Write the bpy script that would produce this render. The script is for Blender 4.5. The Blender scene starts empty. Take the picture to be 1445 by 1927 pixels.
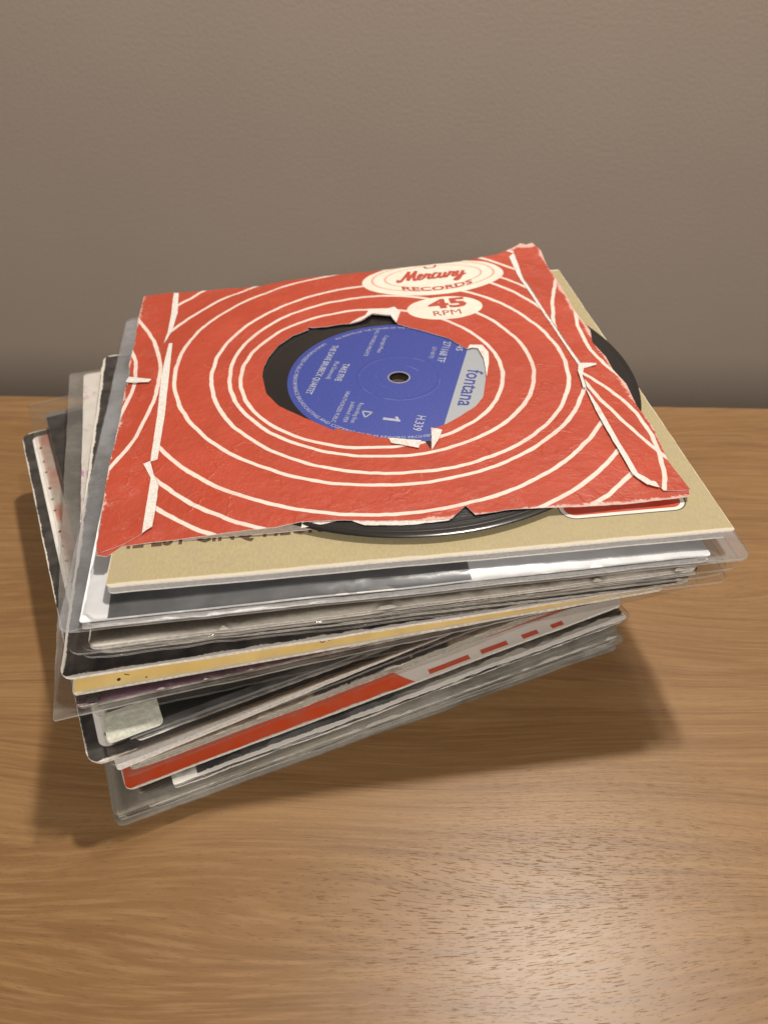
import bpy, math, random
import numpy as np
from mathutils import Vector, Matrix, noise
from mathutils.geometry import delaunay_2d_cdt

MM = 0.001
scene = bpy.context.scene
COL = scene.collection
random.seed(4)

# ------------------------------------------------------------------ camera, light, exposure
cam_d = bpy.data.cameras.new('camera')
cam = bpy.data.objects.new('camera', cam_d); COL.objects.link(cam)
scene.camera = cam
cam_d.sensor_fit = 'HORIZONTAL'; cam_d.sensor_width = 36.0; cam_d.lens = 36.0 * 1500 / 1445
cam_d.clip_start = 0.01; cam_d.clip_end = 50
cam.matrix_world = (Matrix.Translation(Vector((-3, -252, 234)) * MM)
                    @ Matrix.Rotation(math.radians(90 - 40.8), 4, 'X') @ Matrix.Rotation(math.radians(-0.8), 4, 'Z'))
cam_d.dof.use_dof = True; cam_d.dof.focus_distance = 0.250; cam_d.dof.aperture_fstop = 21

world = bpy.data.worlds.new('World'); scene.world = world; world.use_nodes = True
bg = world.node_tree.nodes['Background']
bg.inputs[0].default_value = (1.0, 0.92, 0.84, 1); bg.inputs[1].default_value = 0.155

lamp_d = bpy.data.lights.new('ceiling_lamp', 'AREA'); lamp_d.shape = 'DISK'; lamp_d.size = 0.065
lamp_d.energy = 12.4; lamp_d.color = (1.0, 0.94, 0.855)
lamp = bpy.data.objects.new('ceiling_lamp', lamp_d); COL.objects.link(lamp)
lamp.location = Vector((225, 185, 1050)) * MM
lamp.rotation_euler = (Vector((0, -60, 0)) * MM - lamp.location).to_track_quat('-Z', 'Y').to_euler()

room_d = bpy.data.lights.new('room_lamp', 'AREA'); room_d.shape = 'DISK'; room_d.size = 0.34
room_d.energy = 18.5; room_d.color = (1.0, 0.935, 0.87)
room = bpy.data.objects.new('room_lamp', room_d); COL.objects.link(room)
room.location = Vector((-60, -1280, 800)) * MM
room.rotation_euler = (Vector((0, 0, 0)) - room.location).to_track_quat('-Z', 'Y').to_euler()

vs = scene.view_settings
vs.view_transform = 'Standard'; vs.look = 'None'; vs.exposure = 0; vs.gamma = 1; vs.use_curve_mapping = False
scene.render.engine = 'CYCLES'
scene.cycles.transparent_max_bounces = 48
scene.cycles.max_bounces = 10
scene.cycles.use_denoising = True

# ------------------------------------------------------------------ node helper
class NT:
    def __init__(s, name):
        s.m = bpy.data.materials.new(name); s.m.use_nodes = True
        s.t = s.m.node_tree; s.n = s.t.nodes; s.n.clear()
        s.out = s.n.new('ShaderNodeOutputMaterial')
    def put(s, sock, v):
        if isinstance(v, bpy.types.NodeSocket): s.t.links.new(v, sock)
        elif isinstance(v, (tuple, list)) and len(v) == 3 and sock.type == 'RGBA': sock.default_value = (*v, 1)
        else: sock.default_value = v
    def math(s, op, a, b=None, c=None, clamp=False):
        n = s.n.new('ShaderNodeMath'); n.operation = op; n.use_clamp = clamp
        s.put(n.inputs[0], a)
        if b is not None: s.put(n.inputs[1], b)
        if c is not None: s.put(n.inputs[2], c)
        return n.outputs[0]
    def mix(s, f, a, b):
        n = s.n.new('ShaderNodeMix'); n.data_type = 'RGBA'
        s.put(n.inputs[0], f); s.put(n.inputs[6], a); s.put(n.inputs[7], b)
        return n.outputs[2]
    def uv(s):
        n = s.n.new('ShaderNodeUVMap'); x = s.n.new('ShaderNodeSeparateXYZ')
        s.t.links.new(n.outputs[0], x.inputs[0]); s.uvv = n.outputs[0]
        return x.outputs[0], x.outputs[1]
    def objco(s):
        n = s.n.new('ShaderNodeTexCoord'); return n.outputs['Object']
    def mapping(s, vec, scale=(1, 1, 1), loc=(0, 0, 0), rot=(0, 0, 0)):
        n = s.n.new('ShaderNodeMapping'); s.put(n.inputs[0], vec)
        n.inputs[1].default_value = loc; n.inputs[2].default_value = rot; n.inputs[3].default_value = scale
        return n.outputs[0]
    def noise(s, vec, scale=5, detail=3, rough=0.5, dist=0.0):
        n = s.n.new('ShaderNodeTexNoise'); s.put(n.inputs['Vector'], vec)
        n.inputs['Scale'].default_value = scale; n.inputs['Detail'].default_value = detail
        n.inputs['Roughness'].default_value = rough; n.inputs['Distortion'].default_value = dist
        return n.outputs[0]
    def ss(s, x, a, b, o0=0.0, o1=1.0):            # smooth ramp a..b -> o0..o1
        n = s.n.new('ShaderNodeMapRange'); n.interpolation_type = 'SMOOTHSTEP'
        s.put(n.inputs[0], x); n.inputs[1].default_value = a; n.inputs[2].default_value = b
        n.inputs[3].default_value = o0; n.inputs[4].default_value = o1
        return n.outputs[0]
    def rect(s, u, v, u0, u1, v0, v1, e=0.12):
        a = s.ss(u, u0 - e, u0 + e); b = s.ss(u, u1 - e, u1 + e, 1, 0)
        c = s.ss(v, v0 - e, v0 + e); d = s.ss(v, v1 - e, v1 + e, 1, 0)
        return s.math('MULTIPLY', s.math('MULTIPLY', a, b), s.math('MULTIPLY', c, d))
    def rad(s, u, v, cu, cv, ru=1.0, rv=1.0):
        a = s.math('MULTIPLY', s.math('SUBTRACT', u, cu), 1 / ru); b = s.math('MULTIPLY', s.math('SUBTRACT', v, cv), 1 / rv)
        return s.math('SQRT', s.math('ADD', s.math('MULTIPLY', a, a), s.math('MULTIPLY', b, b)))
    def rrect(s, u, v, cu, cv, hu, hv, r):           # signed distance to a rounded rectangle
        a = s.math('SUBTRACT', s.math('ABSOLUTE', s.math('SUBTRACT', u, cu)), hu - r)
        b = s.math('SUBTRACT', s.math('ABSOLUTE', s.math('SUBTRACT', v, cv)), hv - r)
        a0 = s.math('MAXIMUM', a, 0.0); b0 = s.math('MAXIMUM', b, 0.0)
        o = s.math('SQRT', s.math('ADD', s.math('MULTIPLY', a0, a0), s.math('MULTIPLY', b0, b0)))
        i = s.math('MINIMUM', s.math('MAXIMUM', a, b), 0.0)
        return s.math('SUBTRACT', s.math('ADD', o, i), r)
    def border(s, u, v, hu, hv):                     # distance to the sheet's edge
        a = s.math('SUBTRACT', hu, s.math('ABSOLUTE', u)); b = s.math('SUBTRACT', hv, s.math('ABSOLUTE', v))
        return s.math('MINIMUM', a, b)
    def bsdf(s, col, rough=0.6, spec=0.4, bump=None, bstr=0.3, bdist=0.0005, coat=0.0, extra=None):
        n = s.n.new('ShaderNodeBsdfPrincipled')
        s.put(n.inputs['Base Color'], col); s.put(n.inputs['Roughness'], rough)
        s.put(n.inputs['Specular IOR Level'], spec); n.inputs['Coat Weight'].default_value = coat
        if bump is not None:
            b = s.n.new('ShaderNodeBump'); b.inputs['Strength'].default_value = bstr; b.inputs['Distance'].default_value = bdist
            s.put(b.inputs['Height'], bump); s.t.links.new(b.outputs[0], n.inputs['Normal'])
        s.t.links.new(n.outputs[0], s.out.inputs[0])
        return s.m

WHITE = (0.74, 0.70, 0.64)
def plain(name, col, rough=0.65, spec=0.3, var=0.12, scale=900, coat=0.0):
    k = NT(name); co = k.objco()
    f = k.noise(co, scale, 3); g = k.noise(co, 60, 3)
    c = k.mix(k.ss(f, 0.3, 0.7), tuple(x * (1 - var) for x in col), tuple(min(1, x * (1 + var)) for x in col))
    c = k.mix(k.ss(g, 0.35, 0.7, 0, 0.35), c, tuple(x * (1 - 1.6 * var) for x in col))
    return k.bsdf(c, rough, spec, f, 0.12, 0.0002, coat)

def worn_print(name, fn, hu, hv, rough=0.55, spec=0.35, wear=1.0, wearcol=(0.62, 0.58, 0.51), coat=0.0, bstr=0.12):
    """printed card: fn(k,u,v) gives the ink colour; scuffed to bare board along the edges"""
    k = NT(name); u, v = k.uv()
    c = fn(k, u, v)
    f = k.noise(k.uvv, 0.9, 4, 0.6); g = k.noise(k.uvv, 0.16, 3)
    d = k.border(u, v, hu, hv)
    f2 = k.noise(k.uvv, 2.6, 3, 0.6)
    lim = k.math('ADD', 0.22 * wear, k.math('MULTIPLY', k.math('SUBTRACT', k.math('MULTIPLY', k.math('ADD', f, f2), g), 0.36), 1.9 * wear))
    m = k.ss(k.math('SUBTRACT', d, lim), -0.18, 0.18, 0.9, 0)
    c = k.mix(m, c, wearcol)
    fib = k.noise(k.uvv, 3.0, 2)
    c = k.mix(k.ss(g, 0.3, 0.75, 0, 0.16), c, (0.25, 0.21, 0.17))
    return k.bsdf(c, rough, spec, k.math('ADD', fib, k.math('MULTIPLY', m, -1.0)), bstr, 0.0002, coat)

def film_mat(name, tint=(0.93, 0.93, 0.92), haze=0.15, hazecol=(0.62, 0.62, 0.60), gloss=1.0, rough=0.10, bump=0.25, bscale=180):
    k = NT(name); co = k.objco()
    tr = k.n.new('ShaderNodeBsdfTransparent'); tr.inputs[0].default_value = (*tint, 1)
    df = k.n.new('ShaderNodeBsdfDiffuse'); df.inputs[0].default_value = (*hazecol, 1)
    tl = k.n.new('ShaderNodeBsdfTranslucent'); tl.inputs[0].default_value = (*hazecol, 1)
    mx0 = k.n.new('ShaderNodeMixShader'); mx0.inputs[0].default_value = 0.4
    k.t.links.new(df.outputs[0], mx0.inputs[1]); k.t.links.new(tl.outputs[0], mx0.inputs[2])
    hz = k.noise(co, 40, 4, 0.65)
    mx = k.n.new('ShaderNodeMixShader'); k.put(mx.inputs[0], k.ss(hz, 0.3, 0.75, haze * 0.55, min(1, haze * 1.5)))
    k.t.links.new(tr.outputs[0], mx.inputs[1]); k.t.links.new(mx0.outputs[0], mx.inputs[2])
    b = k.n.new('ShaderNodeBump'); b.inputs['Strength'].default_value = bump; b.inputs['Distance'].default_value = 0.0006
    k.put(b.inputs['Height'], k.noise(k.mapping(co, (1, 1, 1)), bscale, 3, 0.6))
    gl = k.n.new('ShaderNodeBsdfGlossy'); gl.inputs['Roughness'].default_value = rough
    fr = k.n.new('ShaderNodeFresnel'); fr.inputs[0].default_value = 1.5
    k.t.links.new(b.outputs[0], gl.inputs['Normal']); k.t.links.new(b.outputs[0], fr.inputs['Normal'])
    mg = k.n.new('ShaderNodeMixShader'); k.put(mg.inputs[0], k.math('MULTIPLY', fr.outputs[0], gloss))
    k.t.links.new(mx.outputs[0], mg.inputs[1]); k.t.links.new(gl.outputs[0], mg.inputs[2])
    k.t.links.new(mg.outputs[0], k.out.inputs[0])
    return k.m

# ------------------------------------------------------------------ mesh helpers
def link(name, me, parent=None, mats=()):
    o = bpy.data.objects.new(name, me); COL.objects.link(o)
    for m in mats: me.materials.append(m)
    if parent: o.parent = parent
    return o

def thing(name, label, cat, loc=(0, 0, 0), yaw=0.0, group=None):
    o = bpy.data.objects.new(name, None); COL.objects.link(o)
    o.empty_display_size = 0.02
    o.location = Vector(loc) * MM; o.rotation_euler = (0, 0, math.radians(yaw))
    o['label'] = label; o['category'] = cat
    if group: o['group'] = group
    return o

def inside(P, poly):
    P = np.asarray(P, float); x, y = P[:, 0], P[:, 1]; r = np.zeros(len(P), bool)
    q = np.asarray(poly, float); n = len(q); j = n - 1
    for i in range(n):
        xi, yi = q[i]; xj, yj = q[j]
        c = ((yi > y) != (yj > y))
        with np.errstate(divide='ignore', invalid='ignore'):
            c &= x < (xj - xi) * (y - yi) / (yj - yi + 1e-12) + xi
        r ^= c; j = i
    return r

def edge_dist(P, poly):
    P = np.asarray(P, float); q = np.asarray(poly, float); d = np.full(len(P), 1e9)
    for a, b in zip(q, np.roll(q, -1, 0)):
        ab = b - a; t = np.clip(((P - a) @ ab) / (ab @ ab + 1e-12), 0, 1)
        d = np.minimum(d, np.linalg.norm(P - a - t[:, None] * ab, axis=1))
    return d

def densify(poly, s, jit=0.0, seed=0.0):
    out = []
    n = len(poly)
    for i in range(n):
        a = np.array(poly[i], float); b = np.array(poly[(i + 1) % n], float)
        L = np.linalg.norm(b - a); k = max(1, int(math.ceil(L / s)))
        for j in range(k): out.append(a + (b - a) * j / k)
    if jit:
        c = np.mean(out, 0)
        res = []
        for p in out:
            nv = 0.55 * noise.noise(Vector((p[0] * 0.55 + seed, p[1] * 0.55, seed * 3.1))) + 0.8 * noise.noise(Vector((p[0] * 0.09, p[1] * 0.09 + seed, 7.7)))
            d = (p - c); d = d / (np.linalg.norm(d) + 1e-9)
            res.append(p + d * nv * jit)
        out = res
    return [tuple(p) for p in out]

def rrect(u0, u1, v0, v1, r=1.5, seg=5):
    r = r if isinstance(r, (tuple, list)) else (r,) * 4       # near-left, near-right, far-right, far-left
    out = []
    for (cx, cy, a0, rr) in ((u0 + r[0], v0 + r[0], 180, r[0]), (u1 - r[1], v0 + r[1], 270, r[1]), (u1 - r[2], v1 - r[2], 0, r[2]), (u0 + r[3], v1 - r[3], 90, r[3])):
        for i in range(seg + 1):
            a = math.radians(a0 + 90 * i / seg); out.append((cx + rr * math.cos(a), cy + rr * math.sin(a)))
    return out

def triangulate(outline, holes=(), sp=5.0):
    rings = [outline] + list(holes)
    pts = []; edges = []
    for r in rings:
        o = len(pts); pts += [tuple(p) for p in r]
        edges += [(o + i, o + (i + 1) % len(r)) for i in range(len(r))]
    q = np.array(outline); lo, hi = q.min(0), q.max(0)
    gx, gy = np.meshgrid(np.arange(lo[0] + sp * .5, hi[0], sp), np.arange(lo[1] + sp * .5, hi[1], sp))
    G = np.c_[gx.ravel(), gy.ravel()]
    if len(G):
        rs = np.random.RandomState(1); G = G + rs.uniform(-.12, .12, G.shape) * sp
        k = inside(G, outline) & (edge_dist(G, outline) > sp * .35)
        for h in holes: k &= ~inside(G, h) & (edge_dist(G, h) > sp * .35)
        pts += [tuple(p) for p in G[k]]
    V, E, F, *_ = delaunay_2d_cdt([Vector(p) for p in pts], edges, [], 0, 1e-6)
    V = np.array([tuple(v) for v in V]); F = np.array([tuple(f) for f in F if len(f) == 3])
    c = V[F].mean(1); k = inside(c, outline)
    for h in holes: k &= ~inside(c, h)
    F = F[k]
    a = V[F[:, 1]] - V[F[:, 0]]; b = V[F[:, 2]] - V[F[:, 0]]
    fl = (a[:, 0] * b[:, 1] - a[:, 1] * b[:, 0]) < 0
    F[fl] = F[fl][:, ::-1]
    return V, F

def sheet(name, parent, outline, zf, th, mats, holes=(), sp=5.0, smooth=True):
    """a sheet of paper, card or film: top surface at zf(u,v) mm, th mm thick (0 = a bare film)"""
    V, F = triangulate(outline, holes, sp)
    Z = np.array([zf(u, v) for u, v in V])
    top = np.c_[V, Z] * MM
    faces = [tuple(int(i) for i in f) for f in F]; mi = [0] * len(faces)
    verts = [tuple(p) for p in top]
    if th > 0:
        n = len(V); verts += [(p[0], p[1], p[2] - th * MM) for p in top]
        faces += [tuple(int(i) + n for i in f[::-1]) for f in F]; mi += [len(mats) - 1] * len(F)
        from collections import Counter
        ed = {}
        for f in F:
            for a, b in ((f[0], f[1]), (f[1], f[2]), (f[2], f[0])): ed[(int(a), int(b))] = 1
        for (a, b) in list(ed):
            if (b, a) not in ed:
                faces.append((b, a, a + n, b + n)); mi.append(min(1, len(mats) - 1))
    me = bpy.data.meshes.new(name); me.from_pydata(verts, [], faces)
    me.polygons.foreach_set('material_index', mi)
    uvl = me.uv_layers.new(name='UVMap')
    co = np.array(verts)[:, :2] / MM
    idx = np.zeros(len(me.loops), int); me.loops.foreach_get('vertex_index', idx)
    uvl.data.foreach_set('uv', co[idx].ravel())
    if smooth:
        sm = [len(f) == 3 for f in faces]; me.polygons.foreach_set('use_smooth', sm)
    me.update()
    o = link(name, me, parent, mats)
    if smooth and th > 0:
        me.set_sharp_from_angle(angle=math.radians(45))
    return o

def nz(x, y, s, k=0.0): return noise.noise(Vector((x * s + k * 13.7, y * s - k * 5.1, k)))
def sstep(x): x = max(0.0, min(1.0, x)); return x * x * (3 - 2 * x)

class Pouch:
    """height field of a sleeve with a record in it: bottom flat at zb, thick in the middle, thin at its edges"""
    def __init__(s, w, h, zb, tm, te, seed, L=20.0, amp=0.35, droop=0.0, lift=None, hi=0.7):
        s.hi = hi
        s.hw, s.hh, s.zb, s.tm, s.seed, s.L, s.amp, s.droop, s.lift = w / 2, h / 2, zb, tm, seed, L, amp, droop, lift
        s.te = te if isinstance(te, (tuple, list)) else (te,) * 4     # near, right, far, left
    def d(s, u, v): return (v + s.hh, s.hw - u, s.hh - v, u + s.hw)
    def te_at(s, u, v):
        d = [max(0.0, x) for x in s.d(u, v)]
        w = [1 / (x + 1.5) ** 2 for x in d]; return sum(a * b for a, b in zip(w, s.te)) / sum(w)
    def parts(s, u, v):
        d = [max(0.0, x) for x in s.d(u, v)]
        w = [1 / (x + 1.5) ** 2 for x in d]; te = sum(a * b for a, b in zip(w, s.te)) / sum(w)
        r = math.hypot(u, v)
        p = sstep(min(min(d) / s.L, 1.0)) * 0.55 + 0.45 * sstep((112 - r) / 30)
        p *= sstep(min(d) / 7.0) * 0.7 + 0.3 * sstep(min(d) / s.L)
        return te, p
    def base(s, u, v, p):
        e = 1 - p
        z = s.zb + e * s.amp * (0.8 + nz(u, v, 0.028, s.seed) * 1.5 + 0.35 * nz(u, v, 0.11, s.seed + 2)) - e * s.droop
        te = s.te_at(u, v)
        z += e * s.hi * max(0.0, s.tm - te)
        if s.lift: z += s.lift(u, v)
        return z
    def top(s, u, v):
        te, p = s.parts(u, v); return s.base(u, v, p) + te * (1 - p) + s.tm * p
    def bot(s, u, v):
        te, p = s.parts(u, v); return s.base(u, v, p)

def place(NL, yaw, w, h):
    y = math.radians(yaw); c, s_ = math.cos(y), math.sin(y)
    return (NL[0] + c * w / 2 - s_ * h / 2, NL[1] + s_ * w / 2 + c * h / 2, 0)

def card_sleeve(name, label, NL, yaw, zb, tm, mats, w=180, h=180, te=1.0, r=1.0, ts=0.45, seed=1.0, jit=0.18, amp=0.3,
                cat='record sleeve', shrink=(0, 0, 0, 0), droop=0.0, lift=None, L=15.0, holes=(), sp=5.0, bmats=None, outline=None, hi=0.7, inner=None):
    t = thing(name, label, cat, place(NL, yaw, w, h), yaw, 'records stacked in their sleeves')
    P = Pouch(w, h, zb, tm, te, seed, L=L, amp=amp, droop=droop, lift=lift, hi=hi)
    ol = outline or rrect(-w / 2, w / 2, -h / 2, h / 2, r)
    ol = densify(ol, 1.6, jit, seed)
    sheet('front_panel', t, ol, P.top, ts, mats, sp=sp)
    a, b, c, d = shrink
    ob = densify(rrect(-w / 2 + d, w / 2 - b, -h / 2 + a, h / 2 - c, r), 1.8, jit, seed + 5)
    sheet('back_panel', t, ob, lambda u, v: P.bot(u, v) + ts, ts, bmats or mats[1:] or mats, sp=8)
    for q, (fr, ins, im) in enumerate(inner or ()):
        oi = densify(rrect(-w / 2 + 2, w / 2 - 3, -h / 2 + ins, h / 2 - 3, 1.5), 2.0, 0.45, seed + 7 + q)
        sheet('inner_sleeve', t, oi, lambda u, v: P.bot(u, v) + ts + 0.1 + fr * (P.top(u, v) - P.bot(u, v) - 2 * ts - 0.1) + 0.10 * nz(u, v, .12, seed + q), 0.12, [im], sp=7)
    return t, P

def film_cover(name, label, NL, yaw, w, h, off, zb, tm, mats, te=0.25, seed=2.0, amp=0.3, ripple=0.35, rfreq=0.09, r=2.5, open_side=None, droop=0.0, lift=None, inner=None, sagf=None, hi=0.7):
    inner = inner or (w, h); sag = sagf or (lambda u, v: 0.0)
    """clear outer cover round a sleeve; off = margins beyond the sleeve (near, right, far, left)"""
    t = thing(name, label, 'plastic cover', place(NL, yaw, w, h), yaw, 'clear plastic covers in the stack')
    P = Pouch(inner[0], inner[1], zb, tm, te, seed - 1, amp=amp, droop=droop, lift=lift, L=15, hi=hi)
    n, rt, f, l = off
    u0, u1, v0, v1 = -w / 2 - l, w / 2 + rt, -h / 2 - n, h / 2 + f
    ol = densify(rrect(u0, u1, v0, v1, r), 2.0, 0.35, seed)
    def rip(u, v):
        dd = min(v - v0, u1 - u, v1 - v, u - u0)
        e = 1 - sstep(dd / 26.0)
        side = sstep((min(v - v0, v1 - v) - min(u1 - u, u - u0)) / 6.0 + 0.5)
        a = nz(u * 0.16, v * 2.2, rfreq * 1.6, seed + 9) + 0.5 * nz(u * 0.35, v * 3.0, rfreq * 2.2, seed + 4)
        b = nz(u * 2.2, v * 0.16, rfreq * 1.6, seed + 9) + 0.5 * nz(u * 3.0, v * 0.35, rfreq * 2.2, seed + 4)
        iso = nz(u, v, rfreq, seed + 1)
        return e * ripple * (1.15 * (a * (1 - side) + b * side) + 0.45 * iso)
    def pinch(u, v): return sstep(max(abs(u) - w / 2, abs(v) - h / 2, 0.0) / 1.6)
    def zt(u, v):
        t_, b_ = P.top(u, v), P.bot(u, v); k = pinch(u, v)
        return t_ + 0.28 - ((t_ - b_) * 0.62 + 0.2) * k + abs(rip(u, v)) * (1.3 - 0.5 * k) - sag(u, v)
    def zbm(u, v):
        t_, b_ = P.top(u, v), P.bot(u, v); k = pinch(u, v)
        return b_ - 0.08 + (t_ - b_) * 0.25 * k + min(0.0, rip(u, v) * 0.5) * (1 - k) + k * (abs(rip(u, v)) * 0.8) - sag(u, v)
    sheet('front_film', t, ol, zt, 0, mats[:1], sp=3.2)
    sheet('back_film', t, ol, zbm, 0, [mats[-1]] if len(mats) > 2 else mats[:1], sp=6.0)
    # the cut edges of the two films, welded together here and there
    m = len(ol)
    for zz, hgt in ((zt, 0.20), (zbm, 0.16)):
        vs_, fs = [], []
        for p in ol:
            z = zz(*p); vs_.append((p[0] * MM, p[1] * MM, (z + hgt * .5) * MM)); vs_.append((p[0] * MM, p[1] * MM, (z - hgt * .5) * MM))
        for i in range(m):
            j = (i + 1) % m; fs.append((2 * i, 2 * i + 1, 2 * j + 1, 2 * j))
        me = bpy.data.meshes.new('seam'); me.from_pydata(vs_, [], fs); me.update()
        link('seam', me, t, [S_EDGE if mats[1] is S_SEAM else S_SEAMD])
    return t, P

def text_mesh(name, parent, body, mat, place_fn, size=1.0, width=None, bold=0.0, shear=0.0, xs=1.0, align='CENTER', arc=None, flat=True):
    """flat lettering; place_fn(x,y) -> local mm point on the surface that carries it"""
    cu = bpy.data.curves.new('lettering', 'FONT'); cu.body = body; cu.size = 1.0; cu.align_x = align
    cu.resolution_u = 2; cu.offset = bold; cu.shear = shear
    tmp = bpy.data.objects.new('lettering', cu); COL.objects.link(tmp)
    dg = bpy.context.evaluated_depsgraph_get()
    src = bpy.data.meshes.new_from_object(tmp.evaluated_get(dg))
    n = len(src.vertices); co = np.zeros(n * 3); src.vertices.foreach_get('co', co); co = co.reshape(-1, 3)
    faces = [tuple(p.vertices) for p in src.polygons]
    bpy.data.objects.remove(tmp); bpy.data.meshes.remove(src)
    x, y = co[:, 0] * xs, co[:, 1]
    k = size
    if width is not None and n:
        k = size; x = x / max(1e-6, (x.max() - x.min())) * width / k
        if align == 'CENTER': x -= (x.max() + x.min()) / 2
        else: x -= x.min()
    V = []
    for a, b in zip(x * k, y * k):
        if arc: 
            rr, a0, sgn = arc
            th = a0 + sgn * a / rr
            a, b = (rr + b * (1 if sgn < 0 else -1)) * math.cos(th), (rr + b * (1 if sgn < 0 else -1)) * math.sin(th)
        V.append(tuple(c * MM for c in place_fn(a, b)))
    me = bpy.data.meshes.new(name); me.from_pydata(V, [], faces); me.update()
    return link(name, me, parent, [mat])

def ribbon(name, parent, strokes, wid, mat, place_fn, closed=False):
    V, F = [], []
    for st in strokes:
        p = np.array(st, float)
        # Catmull-Rom smoothing
        q = []
        e = np.vstack([2 * p[0] - p[1], p, 2 * p[-1] - p[-2]])
        for i in range(1, len(e) - 2):
            for t in np.linspace(0, 1, 7)[:-1]:
                a, b, c, d = e[i - 1], e[i], e[i + 1], e[i + 2]
                q.append(.5 * ((2 * b) + (-a + c) * t + (2 * a - 5 * b + 4 * c - d) * t * t + (-a + 3 * b - 3 * c + d) * t ** 3))
        q.append(p[-1]); q = np.array(q)
        tg = np.gradient(q, axis=0); tg /= np.linalg.norm(tg, axis=1)[:, None] + 1e-9
        # broad-nib pen: thicker on the down strokes
        ws = wid * (0.55 + 0.6 * np.abs(tg[:, 1]))
        nn = np.c_[-tg[:, 1], tg[:, 0]] * ws[:, None] / 2
        o = len(V)
        for a, b in zip(q + nn, q - nn): V.append(a); V.append(b)
        for i in range(len(q) - 1): F.append((o + 2 * i, o + 2 * i + 1, o + 2 * i + 3, o + 2 * i + 2))
    me = bpy.data.meshes.new(name)
    me.from_pydata([tuple(c * MM for c in place_fn(a, b)) for a, b in V], [], F); me.update()
    return link(name, me, parent, [mat])

# ------------------------------------------------------------------ setting: table top and wall
def wood():
    k = NT('walnut_veneer'); co = k.objco()
    wv = k.noise(k.mapping(co, (2.2, 7, 1)), 1.0, 2, 0.5)
    warp = k.n.new('ShaderNodeVectorMath'); warp.operation = 'ADD'
    cmb = k.n.new('ShaderNodeCombineXYZ'); k.put(cmb.inputs[1], k.math('MULTIPLY', wv, 0.11))
    k.t.links.new(co, warp.inputs[0]); k.t.links.new(cmb.outputs[0], warp.inputs[1])
    c2 = warp.outputs[0]
    band = k.noise(k.mapping(c2, (1.6, 26, 1)), 1.0, 3, 0.55)
    grain = k.noise(k.mapping(c2, (6, 190, 1)), 1.0, 4, 0.6)
    fine = k.noise(k.mapping(c2, (35, 900, 1)), 1.0, 3, 0.6)
    c = k.mix(k.ss(band, 0.28, 0.72), (0.172, 0.089, 0.0335), (0.230, 0.129, 0.054))
    c = k.mix(k.ss(grain, 0.38, 0.72, 0, 0.62), c, (0.136, 0.068, 0.028))
    c = k.mix(k.ss(fine, 0.42, 0.68, 0, 0.55), c, (0.262, 0.150, 0.066))
    ln = k.noise(k.mapping(c2, (4, 620, 1), (2, 5, 0)), 1.0, 3, 0.6)
    c = k.mix(k.math('MULTIPLY', k.ss(ln, 0.56, 0.68, 0, 0.36), k.ss(band, 0.35, 0.6)), c, (0.105, 0.050, 0.020))
    pore = k.math('MAXIMUM', k.noise(k.mapping(c2, (185, 4300, 1), (3, 1, 0)), 1.0, 2, 0.5), k.math('ADD', k.noise(k.mapping(c2, (270, 6200, 1), (1, 9, 0)), 1.0, 2, 0.5), -0.02))
    dens = k.noise(k.mapping(c2, (5, 22, 1), (7, 2, 0)), 1.0, 2, 0.5)
    thr = k.math('ADD', k.math('MULTIPLY', dens, -0.16), 0.715)
    pm = k.ss(k.math('SUBTRACT', pore, thr), 0.0, 0.06)
    c = k.mix(k.math('MULTIPLY', pm, 0.40), c, (0.062, 0.031, 0.015))
    rough = k.math('ADD', k.math('MULTIPLY', pm, 0.2), k.math('ADD', 0.31, k.math('MULTIPLY', fine, 0.10)))
    h = k.math('SUBTRACT', k.math('MULTIPLY', fine, 0.35), pm)
    return k.bsdf(c, rough, 0.29, h, 0.2, 0.0003)

def plaster():
    k = NT('painted_wall'); co = k.objco()
    n1 = k.noise(co, 1100, 3, 0.5); n2 = k.noise(co, 380, 3, 0.5); n3 = k.noise(co, 9, 3)
    c = k.mix(k.ss(n3, 0.3, 0.7), (0.298, 0.239, 0.192), (0.308, 0.247, 0.199))
    c = k.mix(k.ss(n1, 0.3, 0.7, 0, 0.25), c, (0.230, 0.177, 0.133))
    return k.bsdf(c, 0.62, 0.3, k.math('ADD', n2, k.math('MULTIPLY', n1, 0.4)), 0.30, 0.001)

M_WOOD, M_WALL = wood(), plaster()
EDGE_YAW = -3.2
def slab(name, loc, yaw, size, mat, bev=0.0015):
    import bmesh
    bm = bmesh.new(); bmesh.ops.create_cube(bm, size=1)
    bmesh.ops.scale(bm, verts=bm.verts, vec=size)
    bmesh.ops.bevel(bm, geom=list(bm.edges), offset=bev, segments=3, affect='EDGES')
    me = bpy.data.meshes.new(name); bm.to_mesh(me); bm.free()
    o = link(name, me, None, [mat]); o.location = loc; o.rotation_euler = (0, 0, math.radians(yaw))
    return o
ey = math.radians(EDGE_YAW)
nrm = Vector((-math.sin(ey), math.cos(ey), 0)); mid = Vector((-0.006, 0.1105, 0))
table = slab('table_top', mid - nrm * 0.55 + Vector((0, 0, -0.015)), EDGE_YAW, (2.2, 1.10, 0.03), M_WOOD)
table['kind'] = 'structure'; table['label'] = 'brown walnut veneer table top under the record stack'
wall = slab('wall', mid + nrm * (0.300 + 0.05) + Vector((0, 0, 0.3)), EDGE_YAW, (3.0, 0.10, 2.2), M_WALL)
wall['kind'] = 'structure'; wall['label'] = 'plain taupe painted wall behind the table'

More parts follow.
